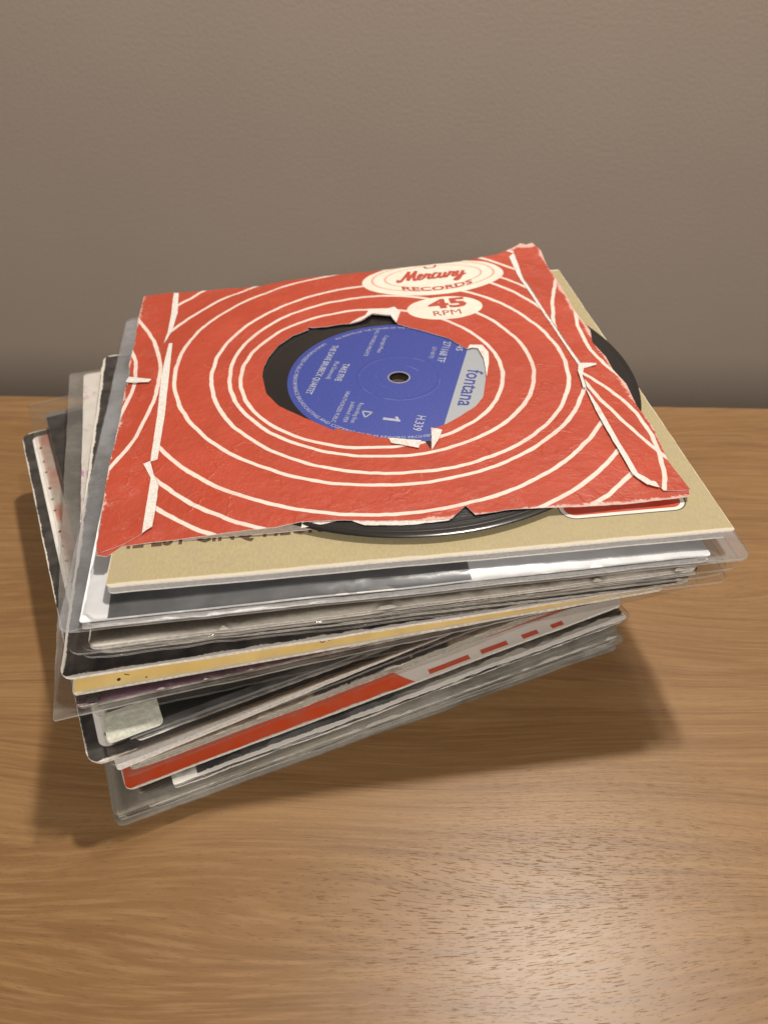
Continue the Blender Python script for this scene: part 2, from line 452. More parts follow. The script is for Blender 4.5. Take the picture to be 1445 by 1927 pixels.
# ------------------------------------------------------------------ materials of the stack
M_EDGE = plain('bare_card_edge', (0.55, 0.52, 0.46), 0.85, 0.1, 0.2)
M_EDGEW = plain('white_paper_edge', (0.68, 0.66, 0.62), 0.85, 0.1, 0.15)
M_EDGED = plain('dark_card_edge', (0.16, 0.15, 0.14), 0.8, 0.1, 0.3)
def torn_mat():
    k = NT('torn_paper'); co = k.objco()
    f = k.noise(co, 1500, 4, 0.7); g = k.noise(co, 350, 4, 0.7)
    c = k.mix(k.ss(f, 0.3, 0.7), (0.52, 0.475, 0.43), (0.66, 0.63, 0.59))
    c = k.mix(k.ss(g, 0.56, 0.66, 0, 0.55), c, (0.52, 0.30, 0.24))
    return k.bsdf(c, 0.9, 0.08, k.math('ADD', f, g), 0.6, 0.0005)
M_TORN = torn_mat()
F_MILKY = film_mat('milky_film', (0.92, 0.92, 0.92), 0.46, (0.58, 0.56, 0.52), 0.7, 0.22)
F_MILKYB = film_mat('milky_cool_film', (0.92, 0.92, 0.93), 0.5, (0.56, 0.57, 0.59), 0.7, 0.22)
F_CLEAR = film_mat('clear_film', (0.965, 0.96, 0.95), 0.035, (0.50, 0.48, 0.45), 1.2, 0.06, 0.35, 140)
F_CRINKLE = film_mat('crinkled_film', (0.96, 0.96, 0.95), 0.04, (0.60, 0.59, 0.57), 1.5, 0.06, 0.8, 120)
F_FROST = film_mat('frosted_film', (0.95, 0.95, 0.955), 0.12, (0.52, 0.53, 0.55), 0.6, 0.24, 0.10)
F_OLD = film_mat('yellowed_film', (0.93, 0.92, 0.89), 0.26, (0.68, 0.65, 0.58), 0.9, 0.18)
S_SEAM = film_mat('film_seam', (0.85, 0.86, 0.86), 0.55, (0.55, 0.55, 0.54), 1.2, 0.15)
S_EDGE = film_mat('film_cut_edge', (0.9, 0.9, 0.9), 0.75, (0.72, 0.71, 0.68), 1.2, 0.12)
S_SEAMD = film_mat('film_seam_grey', (0.80, 0.79, 0.77), 0.45, (0.36, 0.35, 0.33), 1.2, 0.15)

P_WHITE = plain('white_inner_paper', (0.70, 0.69, 0.66), 0.75, 0.15, 0.08)
P_GREY = plain('grey_inner_paper', (0.36, 0.35, 0.33), 0.75, 0.15, 0.12)
P_CREAM = plain('cream_inner_paper', (0.60, 0.55, 0.45), 0.75, 0.15, 0.1)
P_BLACK = plain('black_gap_sheet', (0.03, 0.03, 0.03), 0.6, 0.3, 0.1)  # black sheets added to stand for the dark gaps between papers
# ------------------------------------------------------------------ the stack, from the table up
def ink(col, v2=0.15, sc=0.05):
    def f(k, u, v):
        n = k.noise(k.uvv, sc, 3)
        return k.mix(k.ss(n, 0.3, 0.7), tuple(x * (1 - v2) for x in col), tuple(x * (1 + v2) for x in col))
    return f

GREYBEIGE = worn_print('grey_beige_print', ink((0.46, 0.42, 0.35), 0.2, 0.03), 90, 90)
GREYBEIGE2 = worn_print('pale_beige_print', ink((0.58, 0.55, 0.49), 0.15, 0.04), 90, 90)
GREYDARK = worn_print('dark_grey_print', ink((0.24, 0.225, 0.195), 0.4, 0.03), 90, 90)

card_sleeve('record_sleeve', 'beige sleeve lying flat on the table at the foot of the stack', (-86.5, -126.5), 21.5, 0.2, 3.6, [GREYBEIGE, M_EDGE], seed=11, amp=0.03, te=(2.4, 1.3, 1.1, 1.1), hi=0.0, inner=((0.2, 0.2, P_WHITE), (0.42, -0.2, P_BLACK), (0.62, 0.3, P_CREAM), (0.82, 0.0, P_GREY)), ts=0.3)
film_cover('plastic_cover', 'cloudy plastic cover touching the table, lowest in the stack', (-86.5, -126.5), 21.5, 180, 180, (2.2, 2, 4, 1.5), 0.12, 3.9, [F_OLD, S_SEAMD], seed=12, amp=0.03, ripple=0.6, te=(2.7, 1.6, 1.4, 1.4), hi=0.0)
card_sleeve('record_sleeve', 'pale grey sleeve second from the table', (-76, -126), 22.3, 4.2, 3.3, [GREYBEIGE2, M_EDGE], w=171, seed=13, te=(2.4, 1.3, 1.1, 1.1), inner=((0.2, 0.0, P_BLACK), (0.5, 0.2, P_WHITE), (0.8, -0.3, P_GREY)), ts=0.3)
film_cover('plastic_cover', 'wrinkled cloudy plastic cover second from the table', (-76, -126), 22.3, 171, 180, (2.4, 2, 6, 10), 4.1, 3.6, [F_OLD, S_SEAMD], seed=14, amp=0.3, ripple=0.8, te=(2.7, 1.6, 1.4, 1.4))
card_sleeve('record_sleeve', 'dark grey sleeve third from the table', (-79, -124), 22.8, 8.1, 3.4, [GREYDARK, M_EDGED], w=172, seed=15, te=(2.2, 1.3, 1.1, 1.1), inner=((0.25, 0.2, P_WHITE), (0.5, -0.2, P_BLACK), (0.75, 0.1, P_CREAM)), ts=0.3)
film_cover('plastic_cover', 'greyish plastic cover third from the table with a rumpled end', (-79, -124), 22.8, 172, 180, (4, 2, 5, 8), 8.0, 3.6, [F_OLD, S_SEAMD], seed=16, amp=0.3, ripple=0.8, te=(2.5, 1.6, 1.4, 1.4))

def m_print(k, u, v):
    c = k.mix(k.ss(k.noise(k.uvv, 0.06, 3), 0.35, 0.65), (0.03, 0.03, 0.03), (0.10, 0.10, 0.10))
    c = k.mix(k.ss(u, -12, 6), c, (0.34, 0.31, 0.27))
    return k.mix(k.rect(u, v, -95, -75, -95, -70), c, (0.66, 0.64, 0.58))
BLACKWHITE = worn_print('black_print_chewed_corner', m_print, 82.5, 89, wear=0.7, wearcol=(0.70, 0.68, 0.62))
card_sleeve('record_sleeve', 'black sleeve with a chewed white corner just under the red and white one', (-67.5, -123.5), 23.0, 12.2, 3.2, [BLACKWHITE, M_EDGEW], w=165, seed=17, te=(2.0, 1.3, 1.1, 1.1), jit=0.6, inner=((0.5, 0.8, P_GREY),), ts=0.3)
film_cover('plastic_cover', 'dull plastic cover round the sleeve with the chewed corner', (-75, -124), 23.0, 173, 180, (2.5, 1.5, 4, 4), 12.0, 3.6, [F_CLEAR, S_SEAMD], seed=18, ripple=0.5, te=(2.3, 1.6, 1.4, 1.4))

def l_print(k, u, v):
    red, wh = (0.50, 0.060, 0.014), (0.52, 0.48, 0.43)
    sh = k.math('SUBTRACT', u, k.math('MULTIPLY', k.math('ADD', v, 90), -1.0))   # slanted ends
    c = k.mix(k.ss(sh, 5.8, 6.1), red, wh)
    for a, b in ((11.5, 27), (31.5, 42), (48, 54.5), (60, 65)):
        m = k.rect(u, v, a, b, -89.1, -87.3)
        c = k.mix(m, c, (0.40, 0.06, 0.028))
    band = k.rect(u, v, -95, 95, -120, -84)
    back_c = k.mix(k.ss(v, -60, -50), red, (0.25, 0.2, 0.17))
    return k.mix(band, back_c, c)
REDWHITE = worn_print('red_white_print', l_print, 90, 90, 0.45, 0.4, 0.5, (0.6, 0.55, 0.5))
card_sleeve('record_sleeve', 'orange-red sleeve turning to white with red blocks along its edge', (-81, -126), 23.5, 15.6, 4.4, [REDWHITE, M_EDGE], w=180, seed=19, te=0.9, r=2.5, hi=0.1)

def k_print(k, u, v):
    n = k.noise(k.uvv, 0.05, 3)
    c = k.mix(k.ss(n, 0.3, 0.7), (0.28, 0.21, 0.15), (0.36, 0.28, 0.20))
    dk = k.rect(u, v, -32, 17, -92, -60, 1.0)
    return k.mix(dk, c, (0.045, 0.038, 0.034))
BROWNDARK = worn_print('brown_print_dark_field', k_print, 90, 90)
kt, kp = card_sleeve('record_sleeve', 'brown sleeve with a dark printed field and scrawled pale lettering', (-79, -122.6), 24.3, 20.4, 3.8, [BROWNDARK, M_EDGE], seed=21, te=(2.6, 1.3, 1.1, 1.1), inner=((0.3, 0.3, P_CREAM), (0.7, 0.8, P_BLACK)), ts=0.3)
film_cover('plastic_cover', 'clear cover over the brown sleeve with scrawled lettering', (-79, -122.6), 24.3, 180, 180, (2, 3, 3, 2.5), 20.3, 4.2, [F_CLEAR, S_SEAMD], seed=22, ripple=0.4, te=(2.9, 1.6, 1.4, 1.4))
M_PALE = plain('pale_ink', (0.42, 0.36, 0.28), 0.6)
M_INKD = plain('dark_ink', (0.05, 0.035, 0.03), 0.55)
scr = [[(0, 0), (.3, 1.2), (.5, .2), (.9, 1.1), (1.1, .1)], [(1.5, .3), (1.9, 1.2), (2.1, .2), (1.6, .5)], [(2.5, -.7), (2.7, 1.2), (3.2, .9), (2.7, .3)], [(3.6, 1.1), (3.7, .2), (4.2, .3), (4.3, 1.2), (4.5, .1)], [(4.8, .3), (6.0, 1.9)]]
ribbon('lettering', kt, scr, 0.42, M_PALE, lambda a, b: (-2 + a * 2.1, -87.6 + b * 1.7, kp.top(-2 + a * 2.1, -87.6 + b * 1.7) + .06))
ribbon('lettering', kt, scr[:4], 0.38, M_INKD, lambda a, b: (-25 + a * 2.1, -89.0 + b * 1.5, kp.top(-25 + a * 2.1, -89 + b * 1.5) + .06))

PAPERW = plain('white_paper', (0.66, 0.65, 0.63), 0.6, 0.3, 0.08)
card_sleeve('record_sleeve', 'plain white sleeve with a thick rounded white edge', (-81.5, -125.0), 26.5, 24.9, 3.9, [PAPERW, M_EDGEW], seed=23, te=2.4, ts=1.1, r=1.2, amp=0.15)

def h_print(k, u, v):
    blk = (0.022, 0.020, 0.019)
    sd = k.rrect(u, v, 0, 0, 86, 86, 3.0)
    inner = k.ss(sd, -0.15, 0.15, 1, 0)
    pic = k.mix(k.ss(k.noise(k.uvv, 0.06, 3), 0.4, 0.62), (0.55, 0.50, 0.44), (0.50, 0.22, 0.17))
    wh = (0.72, 0.69, 0.64)
    strip = k.ss(k.math('SUBTRACT', u, k.math('MULTIPLY', k.ss(v, -66, -62, 1, 0), 5.5)), -83.9, -83.3)
    notch = k.math('MULTIPLY', k.ss(k.math('ABSOLUTE', k.math('SUBTRACT', k.math('FRACT', k.math('ADD', k.math('MULTIPLY', v, 0.10), k.math('MULTIPLY', k.noise(k.uvv, 0.05, 1), 1.4))), 0.5)), 0.035, 0.09, 1, 0), k.rect(u, v, -84.0, -82.9, -84, 84))
    c = k.mix(strip, wh, pic)
    c = k.mix(notch, c, (0.05, 0.025, 0.02))
    return k.mix(inner, blk, c)
BLACKBORDER = worn_print('black_border_print', h_print, 90, 90, 0.5, 0.35, 0.7)
card_sleeve('record_sleeve', 'black-bordered round-cornered sleeve with a notched white strip beside the border', (-88, -127), 24.3, 29.2, 3.0, [BLACKBORDER, M_EDGE], seed=25, te=0.95, r=5, amp=0.15, h=181)

BLACKTAPE = worn_print('black_print', ink((0.018, 0.018, 0.019), 0.3, 0.04), 86, 90, 0.45, 0.4, 0.2, (0.2, 0.2, 0.2))
card_sleeve('record_sleeve', 'glossy black sleeve inside the taped plastic cover', (-77, -121), 24.5, 32.6, 3.4, [BLACKTAPE, M_EDGED], w=172, h=186, seed=27, te=(2.4, 1.3, 1.1, 1.1), inner=((0.2, -0.4, P_BLACK), (0.42, -0.6, P_WHITE), (0.7, -0.3, P_GREY)), ts=0.3)
it, ip = film_cover('plastic_cover', 'clear plastic cover with a piece of pale tape on its corner', (-77, -121), 24.5, 172, 186, (6.0, 6, 12, 6.5), 32.5, 3.8, [F_CLEAR, S_SEAM], seed=28, ripple=0.3, te=(2.7, 1.6, 1.4, 1.4))
def tape_mat():
    k = NT('masking_tape'); co = k.objco()
    n = k.noise(co, 700, 4, 0.6); l = k.noise(k.mapping(co, (40, 700, 1)), 1.0, 2)
    c = k.mix(k.ss(n, 0.3, 0.7), (0.40, 0.40, 0.33), (0.56, 0.55, 0.47))
    c = k.mix(k.ss(l, 0.4, 0.6, 0, 0.4), c, (0.36, 0.36, 0.28))
    return k.bsdf(c, 0.65, 0.25, n, 0.5, 0.0003)
M_TAPE = tape_mat()
tp = sheet('tape', it, densify(rrect(-91.6, -75.6, -92.6, -81.6, 1.5), 1.5, 0.15, 3), lambda u, v: ip.top(u, v) + 0.75 + 0.12 * nz(u, v, .3, 4), 0.2, [M_TAPE, M_EDGEW], sp=2.5)
tp['label'] = 'short piece of pale masking tape'

DARK3 = worn_print('near_black_print', ink((0.028, 0.024, 0.022), 0.3, 0.04), 90, 90, 0.5, 0.4, 0.4, (0.2, 0.18, 0.16))
BROWN2 = worn_print('dark_brown_print', ink((0.085, 0.066, 0.056), 0.35, 0.05), 90, 90, 0.5, 0.4, 0.5, (0.24, 0.21, 0.18))
card_sleeve('record_sleeve', 'black sleeve just above the taped cover', (-75, -107), 19.5, 36.5, 3.0, [DARK3, M_EDGED], w=176, h=178, seed=29, te=(2.0, 1.3, 1.1, 1.1), inner=((0.5, 0.3, P_GREY),), ts=0.3)
film_cover('plastic_cover', 'clear cover with long wrinkles just above the taped cover', (-75, -107), 19.5, 176, 178, (2.5, 4, 4, 3), 36.4, 3.3, [F_CRINKLE, S_SEAMD], seed=30, ripple=0.5, te=(2.3, 1.6, 1.4, 1.4))
card_sleeve('record_sleeve', 'dark brown sleeve below the white and magenta one', (-83, -113.8), 14.6, 39.9, 3.2, [BROWN2, M_EDGED], w=178, h=178, seed=31, te=(2.0, 1.3, 1.1, 1.1), inner=((0.5, 0.3, P_GREY),), ts=0.3)
film_cover('plastic_cover', 'thin clear cover with a see-through corner reaching out over the table', (-83, -113.8), 14.6, 178, 178, (3, 12, 4, 4), 39.8, 3.5, [F_CLEAR, S_SEAMD], seed=32, ripple=0.5, te=(2.3, 1.6, 1.4, 1.4))

def g_print(k, u, v):
    wh = (0.72, 0.68, 0.64)
    n = k.noise(k.mapping(k.uvv, (1, 1, 1)), 0.42, 4, 0.62, 1.4); big = k.noise(k.uvv, 0.045, 2)
    m = k.math('MULTIPLY', k.ss(n, 0.50, 0.56), k.ss(k.math('ADD', big, k.math('MULTIPLY', v, -0.0016)), 0.44, 0.60))
    near = k.rect(u, v, -84, 60, -94.5, -88, 1.0)
    m2 = k.math('MULTIPLY', near, k.ss(n, 0.40, 0.47))
    c = k.mix(m, wh, (0.45, 0.14, 0.33))
    return k.mix(m2, c, (0.78, 0.42, 0.64))
MAGENTA = worn_print('white_magenta_print', g_print, 92, 94, 0.5, 0.4, 0.4)
card_sleeve('record_sleeve', 'white sleeve with magenta scrawl, peeking out below the yellow one', (-90.8, -116.8), 14.8, 43.6, 3.4, [MAGENTA, M_EDGEW], w=182, h=188, seed=33, te=1.0, r=2, hi=0.35)
film_cover('plastic_cover', 'wide milky cover round the white and magenta sleeve', (-90.8, -116.8), 14.8, 182, 188, (2.2, 4, 3, 6.5), 43.4, 3.7, [F_CLEAR, S_SEAM, F_MILKY], seed=34, ripple=0.2, te=1.3, r=1.0, hi=0.35)

YELLOW = worn_print('yellow_print', lambda k, u, v: k.mix(k.ss(k.noise(k.uvv, 0.05, 3), .3, .7), (0.78, 0.56, 0.20), (0.84, 0.64, 0.27)), 90, 92, 0.55, 0.3, 0.35, (0.66, 0.58, 0.4))
yt, yp = card_sleeve('record_sleeve', 'yellow sleeve with small black marks, under the black one', (-91.6, -114.8), 12.0, 47.4, 3.2, [YELLOW, M_EDGE], w=181, h=185, seed=35, te=0.9, amp=0.2, r=1.5, hi=0.35)
dots = [(-77.7, -90.3, .55), (-70, -91.2, .25)]
for (a, b, r) in dots:
    cp = rrect(a - r, a + r, b - r, b + r, r * .98, 4)
    sheet('printed_dot', yt, cp, lambda u, v: yp.top(u, v) + 0.06, 0, [M_INKD], sp=5)
for sq in ([(-76.2, -88.8), (-74.8, -89.4)], [(-19.5, -89.3), (-18.6, -90.0), (-17.4, -89.2), (-16.5, -89.8)]):
    ribbon('printed_squiggle', yt, [sq], 0.3, M_INKD, lambda a, b: (a, b, yp.top(a, b) + .12))

BLACK = worn_print('black_card_print', ink((0.020, 0.018, 0.018), 0.25, 0.04), 90, 91, 0.42, 0.4, 0.9)
card_sleeve('record_sleeve', 'black card sleeve with rounded corners and worn white edges, above the yellow one', (-94.3, -113.3), 10.6, 50.8, 4.0, [BLACK, M_EDGEW], w=181, h=183, seed=37, te=1.0, r=4.0, amp=0.15, jit=0.25)

D2P = worn_print('charcoal_print', ink((0.06, 0.06, 0.058), 0.4, 0.06), 88, 88, 0.5, 0.4, 1.2)
D1P = worn_print('grey_photo_print', ink((0.15, 0.145, 0.135), 0.4, 0.03), 89, 89, 0.5, 0.4, 1.2)
card_sleeve('record_sleeve', 'charcoal sleeve resting on the worn black card sleeve', (-84, -106), 8.0, 55.0, 3.4, [D2P, M_EDGE], w=176, h=178, seed=39, te=(2.3, 1.3, 1.1, 1.1), inner=((0.18, 0.2, P_WHITE), (0.36, 0.0, P_BLACK), (0.58, 0.5, P_WHITE), (0.8, -0.2, P_BLACK)), ts=0.3)
film_cover('plastic_cover', 'crumpled clear cover resting on the worn black card sleeve', (-84, -106), 8.0, 176, 178, (2.0, 12, 4, 5), 54.9, 3.7, [F_CRINKLE, S_SEAM], seed=40, ripple=1.0, rfreq=0.13, te=(2.6, 1.6, 1.4, 1.4), r=3)
card_sleeve('record_sleeve', 'grey photo sleeve in crumpled plastic below the cream paper one', (-82, -106.5), 8.2, 58.9, 3.3, [D1P, M_EDGE], w=176, h=178, seed=41, te=(2.3, 1.3, 1.1, 1.1), inner=((0.2, -0.3, P_BLACK), (0.4, 0.2, P_GREY), (0.6, -0.4, P_WHITE), (0.82, 0.0, P_BLACK)), ts=0.3)
film_cover('plastic_cover', 'round-cornered clear cover below the cream paper sleeve', (-82, -106.5), 8.2, 176, 178, (2.0, 10, 4, 6.5), 58.8, 3.6, [F_CRINKLE, S_SEAM], seed=42, ripple=1.0, rfreq=0.12, te=(2.6, 1.6, 1.4, 1.4), r=5)

CREAM = plain('cream_paper', (0.66, 0.62, 0.54), 0.7, 0.2, 0.07)
card_sleeve('record_sleeve', 'plain cream paper sleeve with a soft rounded corner', (-84.5, -110.5), 8.9, 62.2, 3.0, [CREAM, M_EDGEW], w=178, h=179, seed=43, te=1.4, ts=0.35, r=2.5, hi=0.4, jit=0.3)
film_cover('plastic_cover', 'soft clear cover round the cream paper sleeve', (-84.5, -110.5), 8.9, 178, 179, (1.4, 14, 3, 6), 62.1, 3.25, [F_CLEAR, S_SEAM], seed=44, ripple=0.25, te=1.65, r=5, hi=0.4)

def b_print(k, u, v):
    n = k.noise(k.uvv, 0.04, 3)
    dark = k.mix(k.ss(n, 0.3, 0.7), (0.030, 0.031, 0.033), (0.050, 0.051, 0.053))
    wh = (0.70, 0.70, 0.70)
    m = k.rect(u, v, -82.5, 18.6, -89.7, 82)
    return k.mix(m, wh, dark)
DARKPHOTO = worn_print('dark_photo_white_frame', b_print, 90, 90, 0.4, 0.4, 0.15, (0.7, 0.7, 0.68))
card_sleeve('record_sleeve', 'picture sleeve printed dark grey and white, right under the tan one', (-86, -107.5), 7.3, 66.6, 6.9, [DARKPHOTO, M_EDGEW], seed=45, te=3.0, hi=0.35, ts=0.4, inner=((0.2, 0.2, P_WHITE), (0.5, 0.5, P_GREY), (0.8, 0.2, P_BLACK)))
film_cover('plastic_cover', 'milky plastic cover round the dark grey and white picture sleeve', (-86, -107.5), 7.3, 180, 180, (1.2, 13, 2, 6.5), 66.5, 7.15, [F_FROST, S_SEAM, F_MILKYB], seed=46, ripple=0.15, te=3.3, hi=0.35, r=4)

def tan_print(k, u, v):
    n = k.noise(k.mapping(k.uvv, (1, .35, 1)), 1.6, 3); g = k.noise(k.uvv, 0.03, 3)
    c = k.mix(k.ss(n, 0.25, 0.75), (0.309, 0.250, 0.129), (0.368, 0.305, 0.169))
    c = k.mix(k.ss(g, 0.35, 0.7, 0, 0.4), c, (0.324, 0.268, 0.154))
    c = k.mix(k.rect(u, v, -32, 32, -30, 42), c, (0.05, 0.03, 0.022))  # dark patch painted in as the shade seen down the spindle hole
    sd = k.rrect(u, v, 61.3, -41.5, 19.8, 39.0, 5.0)
    c = k.mix(k.ss(sd, -0.08, 0.08, 1, 0), c, (0.03, 0.025, 0.02))
    c = k.mix(k.ss(sd, -0.48, -0.32, 1, 0), c, (0.62, 0.60, 0.54))
    c = k.mix(k.ss(sd, -1.75, -1.6, 1, 0), c, (0.42, 0.045, 0.022))
    return c
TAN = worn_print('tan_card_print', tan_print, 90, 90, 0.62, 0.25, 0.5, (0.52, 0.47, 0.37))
M_INNER = plain('white_board', (0.60, 0.58, 0.55), 0.7, 0.2, 0.08)
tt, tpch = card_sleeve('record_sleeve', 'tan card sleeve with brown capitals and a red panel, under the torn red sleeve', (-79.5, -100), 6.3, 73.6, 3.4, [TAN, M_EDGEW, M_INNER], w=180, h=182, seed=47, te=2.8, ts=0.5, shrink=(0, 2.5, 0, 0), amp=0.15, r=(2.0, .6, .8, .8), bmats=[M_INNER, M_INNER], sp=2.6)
M_BROWN = plain('brown_ink', (0.085, 0.045, 0.025), 0.6)
text_mesh('lettering', tt, 'IL EST CINQ HEURES, PARIS', M_BROWN, lambda a, b: (-86 + a, -76.0 + b, tpch.top(-86 + a, -76.0 + b) + 0.12), size=9.5, width=83, bold=0.022, align='LEFT')

# ------------------------------------------------------------------ the torn red paper sleeve and its record
RC, RY = (-8.0, 8.0), 7.5
ZR = 77.0
rs = thing('paper_sleeve', 'torn red paper sleeve with white rings and a round window, on top of the stack', 'record sleeve', (*RC, 0), RY, 'records stacked in their sleeves')
SP = (10.4, -6.8)                                   # spindle in the sleeve's own frame
def lift(u, v):
    a = max(0.0, (u + 55) / 140); b = max(0.0, (v - 5) / 85)
    z = 7.5 * a ** 1.7 * b ** 1.6
    c = max(0.0, (-u - 40) / 50); d = max(0.0, (-v - 40) / 50)
    return z - 0.9 * (c * d)
def zred(u, v):
    r = math.hypot(u - SP[0], v - SP[1])
    p = sstep((104 - r) / 22)
    e = 1 - p
    nl = sstep((-u - 45) / 40) * sstep((-v - 45) / 40)
    return ZR + 1.7 - 0.7 * nl + 1.35 * p + lift(u, v) + 0.30 * nz(u, v, 0.035, 3) + e * 0.5 * nz(u, v, 0.09, 5) + 0.10 * nz(u, v, 0.25, 6)
def zred_back(u, v): return min(ZR + 0.35 + 0.15 * nz(u, v, .05, 8) + lift(u, v), zred(u, v) - 0.5)

RED = (0.345, 0.043, 0.018); RW = (0.62, 0.52, 0.45); OFFW = (0.60, 0.56, 0.47)
RINGS = [(1.1, -1.2, 48.4), (5.1, 1.6, 56.5), (8.2, 2.1, 66.2), (5.1, 7.0, 76.7), (2.4, 4.2, 87.3), (3.0, 0.0, 94.2), (3.8, 0.7, 102.4)]
RINGS_T = [(1.1, 15.2, 91.6), (2.0, 12.0, 104.5)]
def red_mat(name, fn, paper=False):
    k = NT(name); u, v = k.uv()
    n1 = k.noise(k.uvv, 0.05, 3); n2 = k.noise(k.uvv, 2.2, 3)
    wob = k.math('MULTIPLY', k.math('SUBTRACT', k.noise(k.uvv, 0.12, 2), 0.5), 1.3)
    c = k.mix(k.ss(n1, 0.3, 0.7), tuple(x * .92 for x in RED), tuple(x * 1.06 for x in RED))
    c = k.mix(k.ss(n2, 0.35, 0.75, 0, 0.14), c, (0.46, 0.09, 0.06))
    c = fn(k, u, v, wob, c)
    # scuffs and creases: bare paper along the edges, fine scratches
    d = k.border(u, v, 89.3, 86.5)
    f = k.noise(k.uvv, 0.8, 5, 0.65); g = k.noise(k.uvv, 0.13, 2)
    lim = k.math('SUBTRACT', k.math('MULTIPLY', k.math('MULTIPLY', f, g), 6.5), 1.45)
    m = k.ss(k.math('SUBTRACT', d, lim), -0.4, 0.4, 1, 0)
    sc = k.noise(k.mapping(k.uvv, (1, 1, 1), rot=(0, 0, .6)), 0.35, 5, 0.7, 2.0)
    cr = k.math('MULTIPLY', k.ss(k.math('ABSOLUTE', k.math('SUBTRACT', sc, 0.5)), 0.0, 0.008, 1, 0), k.ss(d, 6, 22, 1, 0))
    m = k.math('MAXIMUM', k.math('MULTIPLY', m, 0.8), k.math('MULTIPLY', k.math('MULTIPLY', cr, k.ss(g, .5, .62)), 0.6))
    c = k.mix(m, c, (0.58, 0.40, 0.34))
    vo = k.n.new('ShaderNodeTexVoronoi'); vo.feature = 'DISTANCE_TO_EDGE'; vo.inputs['Scale'].default_value = 0.055
    wv = k.n.new('ShaderNodeVectorMath'); wv.operation = 'ADD'
    nc = k.n.new('ShaderNodeTexNoise'); nc.inputs['Scale'].default_value = 0.08; nc.inputs['Detail'].default_value = 3
    k.t.links.new(k.uvv, nc.inputs['Vector'])
    sc_ = k.n.new('ShaderNodeVectorMath'); sc_.operation = 'SCALE'; sc_.inputs['Scale'].default_value = 22.0
    k.t.links.new(nc.outputs['Color'], sc_.inputs[0]); k.t.links.new(k.uvv, wv.inputs[0]); k.t.links.new(sc_.outputs[0], wv.inputs[1])
    k.t.links.new(wv.outputs[0], vo.inputs['Vector'])
    crease = k.math('MULTIPLY', k.ss(vo.outputs['Distance'], 0.0, 0.05, 1, 0), k.ss(k.noise(k.uvv, 0.045, 2), 0.46, 0.60))
    thin = k.math('MULTIPLY', k.ss(vo.outputs['Distance'], 0.0, 0.010, 1, 0), k.ss(k.noise(k.uvv, 0.06, 2), 0.52, 0.66))
    c = k.mix(k.math('MULTIPLY', thin, 0.2), c, (0.55, 0.33, 0.27))
    rub = k.math('MULTIPLY', k.ss(k.noise(k.uvv, 1.4, 4, 0.7), 0.56, 0.66), k.ss(k.noise(k.uvv, 0.05, 3), 0.55, 0.70))
    c = k.mix(k.math('MULTIPLY', rub, 0.45), c, (0.52, 0.26, 0.20))
    c = k.mix(k.ss(k.noise(k.uvv, 0.025, 3), 0.45, 0.75, 0, 0.22), c, (0.22, 0.03, 0.02))
    h = k.math('ADD', k.math('ADD', k.noise(k.uvv, 0.22, 4, 0.6), k.math('MULTIPLY', n2, 0.08)), k.math('MULTIPLY', crease, 0.22))
    return k.bsdf(c, k.ss(k.noise(k.uvv, 0.08, 3), 0.3, 0.7, 0.44, 0.62), 0.38, h, 0.55, 0.0011)
def ringset(rings, wd=0.72):
    def f(k, u, v, wob, c):
        for (a, b, r) in rings:
            d = k.math('ABSOLUTE', k.math('SUBTRACT', k.math('ADD', k.rad(u, v, a, b), wob), r))
            c = k.mix(k.ss(d, wd - .16, wd + .16, 1, 0), c, RW)
        return c
    return f
def main_print(k, u, v, wob, c):
    low = k.ss(v, -1, 1, 1, 0)
    a = ringset(RINGS)(k, u, v, wob, c)
    b = ringset(RINGS[:5] + RINGS_T)(k, u, v, wob, c)
    c = k.mix(low, b, a)
    # big oval badge and the small oval under it
    e = k.rad(u, v, 37.6, 70.0, 31.6, 15.8); c = k.mix(k.ss(e, 0.99, 1.005, 1, 0), c, OFFW)
    for (ru, rv, w) in ((27.2, 13.2, .018), (21.5, 10.2, .02)):
        e = k.rad(u, v, 37.8, 71.2, ru, rv)
        c = k.mix(k.ss(k.math('ABSOLUTE', k.math('SUBTRACT', e, 1.0)), w * .6, w * 1.4, 0.75, 0), c, (0.56, 0.16, 0.10))
    e = k.rad(u, v, 37.4, 42.6, 15.9, 9.3); c = k.mix(k.ss(e, 0.985, 1.01, 1, 0), c, OFFW)
    return c
M_RED = red_mat('red_ring_print', main_print)
M_REDL = red_mat('red_flap_print', ringset([(-187.7, 4.6, 110.7), (-169.6, 7.0, 83.4)]))
M_REDR = red_mat('red_flap_print_arcs', ringset([(229.3, -7.6, 154.0), (172.2, 5.7, 86.1), (16.0, -52.9, 71.4)]))
M_INSIDE = plain('sleeve_paper_inside', (0.60, 0.50, 0.42), 0.8, 0.1)

outline = [(-88.9, -84.6), (-85.9, -85.6), (-81.9, -81.8), (-66, -82.0), (-54, -82.3), (-37.6, -82.9), (-30, -82.0), (-17.5, -83.2), (-5, -85.5), (5, -86.8), (13.6, -87.4), (18.8, -82.4), (20.6, -86.8), (31, -86.1), (54.1, -87.3), (77.3, -87.5), (87.0, -86.9), (88.3, -83.4), (87.2, -70), (89.4, -52), (88.6, -39), (90.2, -25), (89.0, -15), (89.8, -5), (88.4, 6), (90.6, 15), (89.4, 31), (90.2, 53), (89.0, 67), (89.6, 82), (87.6, 89.5), (84.5, 88.6), (82.0, 90.6), (77, 87.5), (70, 84.6), (52, 82.8), (31, 82.8), (7.8, 82.2), (-16.3, 83.4), (-34, 82.2), (-36.5, 80.6), (-60, 80.8), (-76.9, 80.6), (-89, 78.9), (-89.3, 56), (-88.8, 33.6), (-89.6, 20), (-87.6, 8), (-89.2, 3), (-88.6, -17.9), (-89.4, -45.7), (-89.0, -62)]
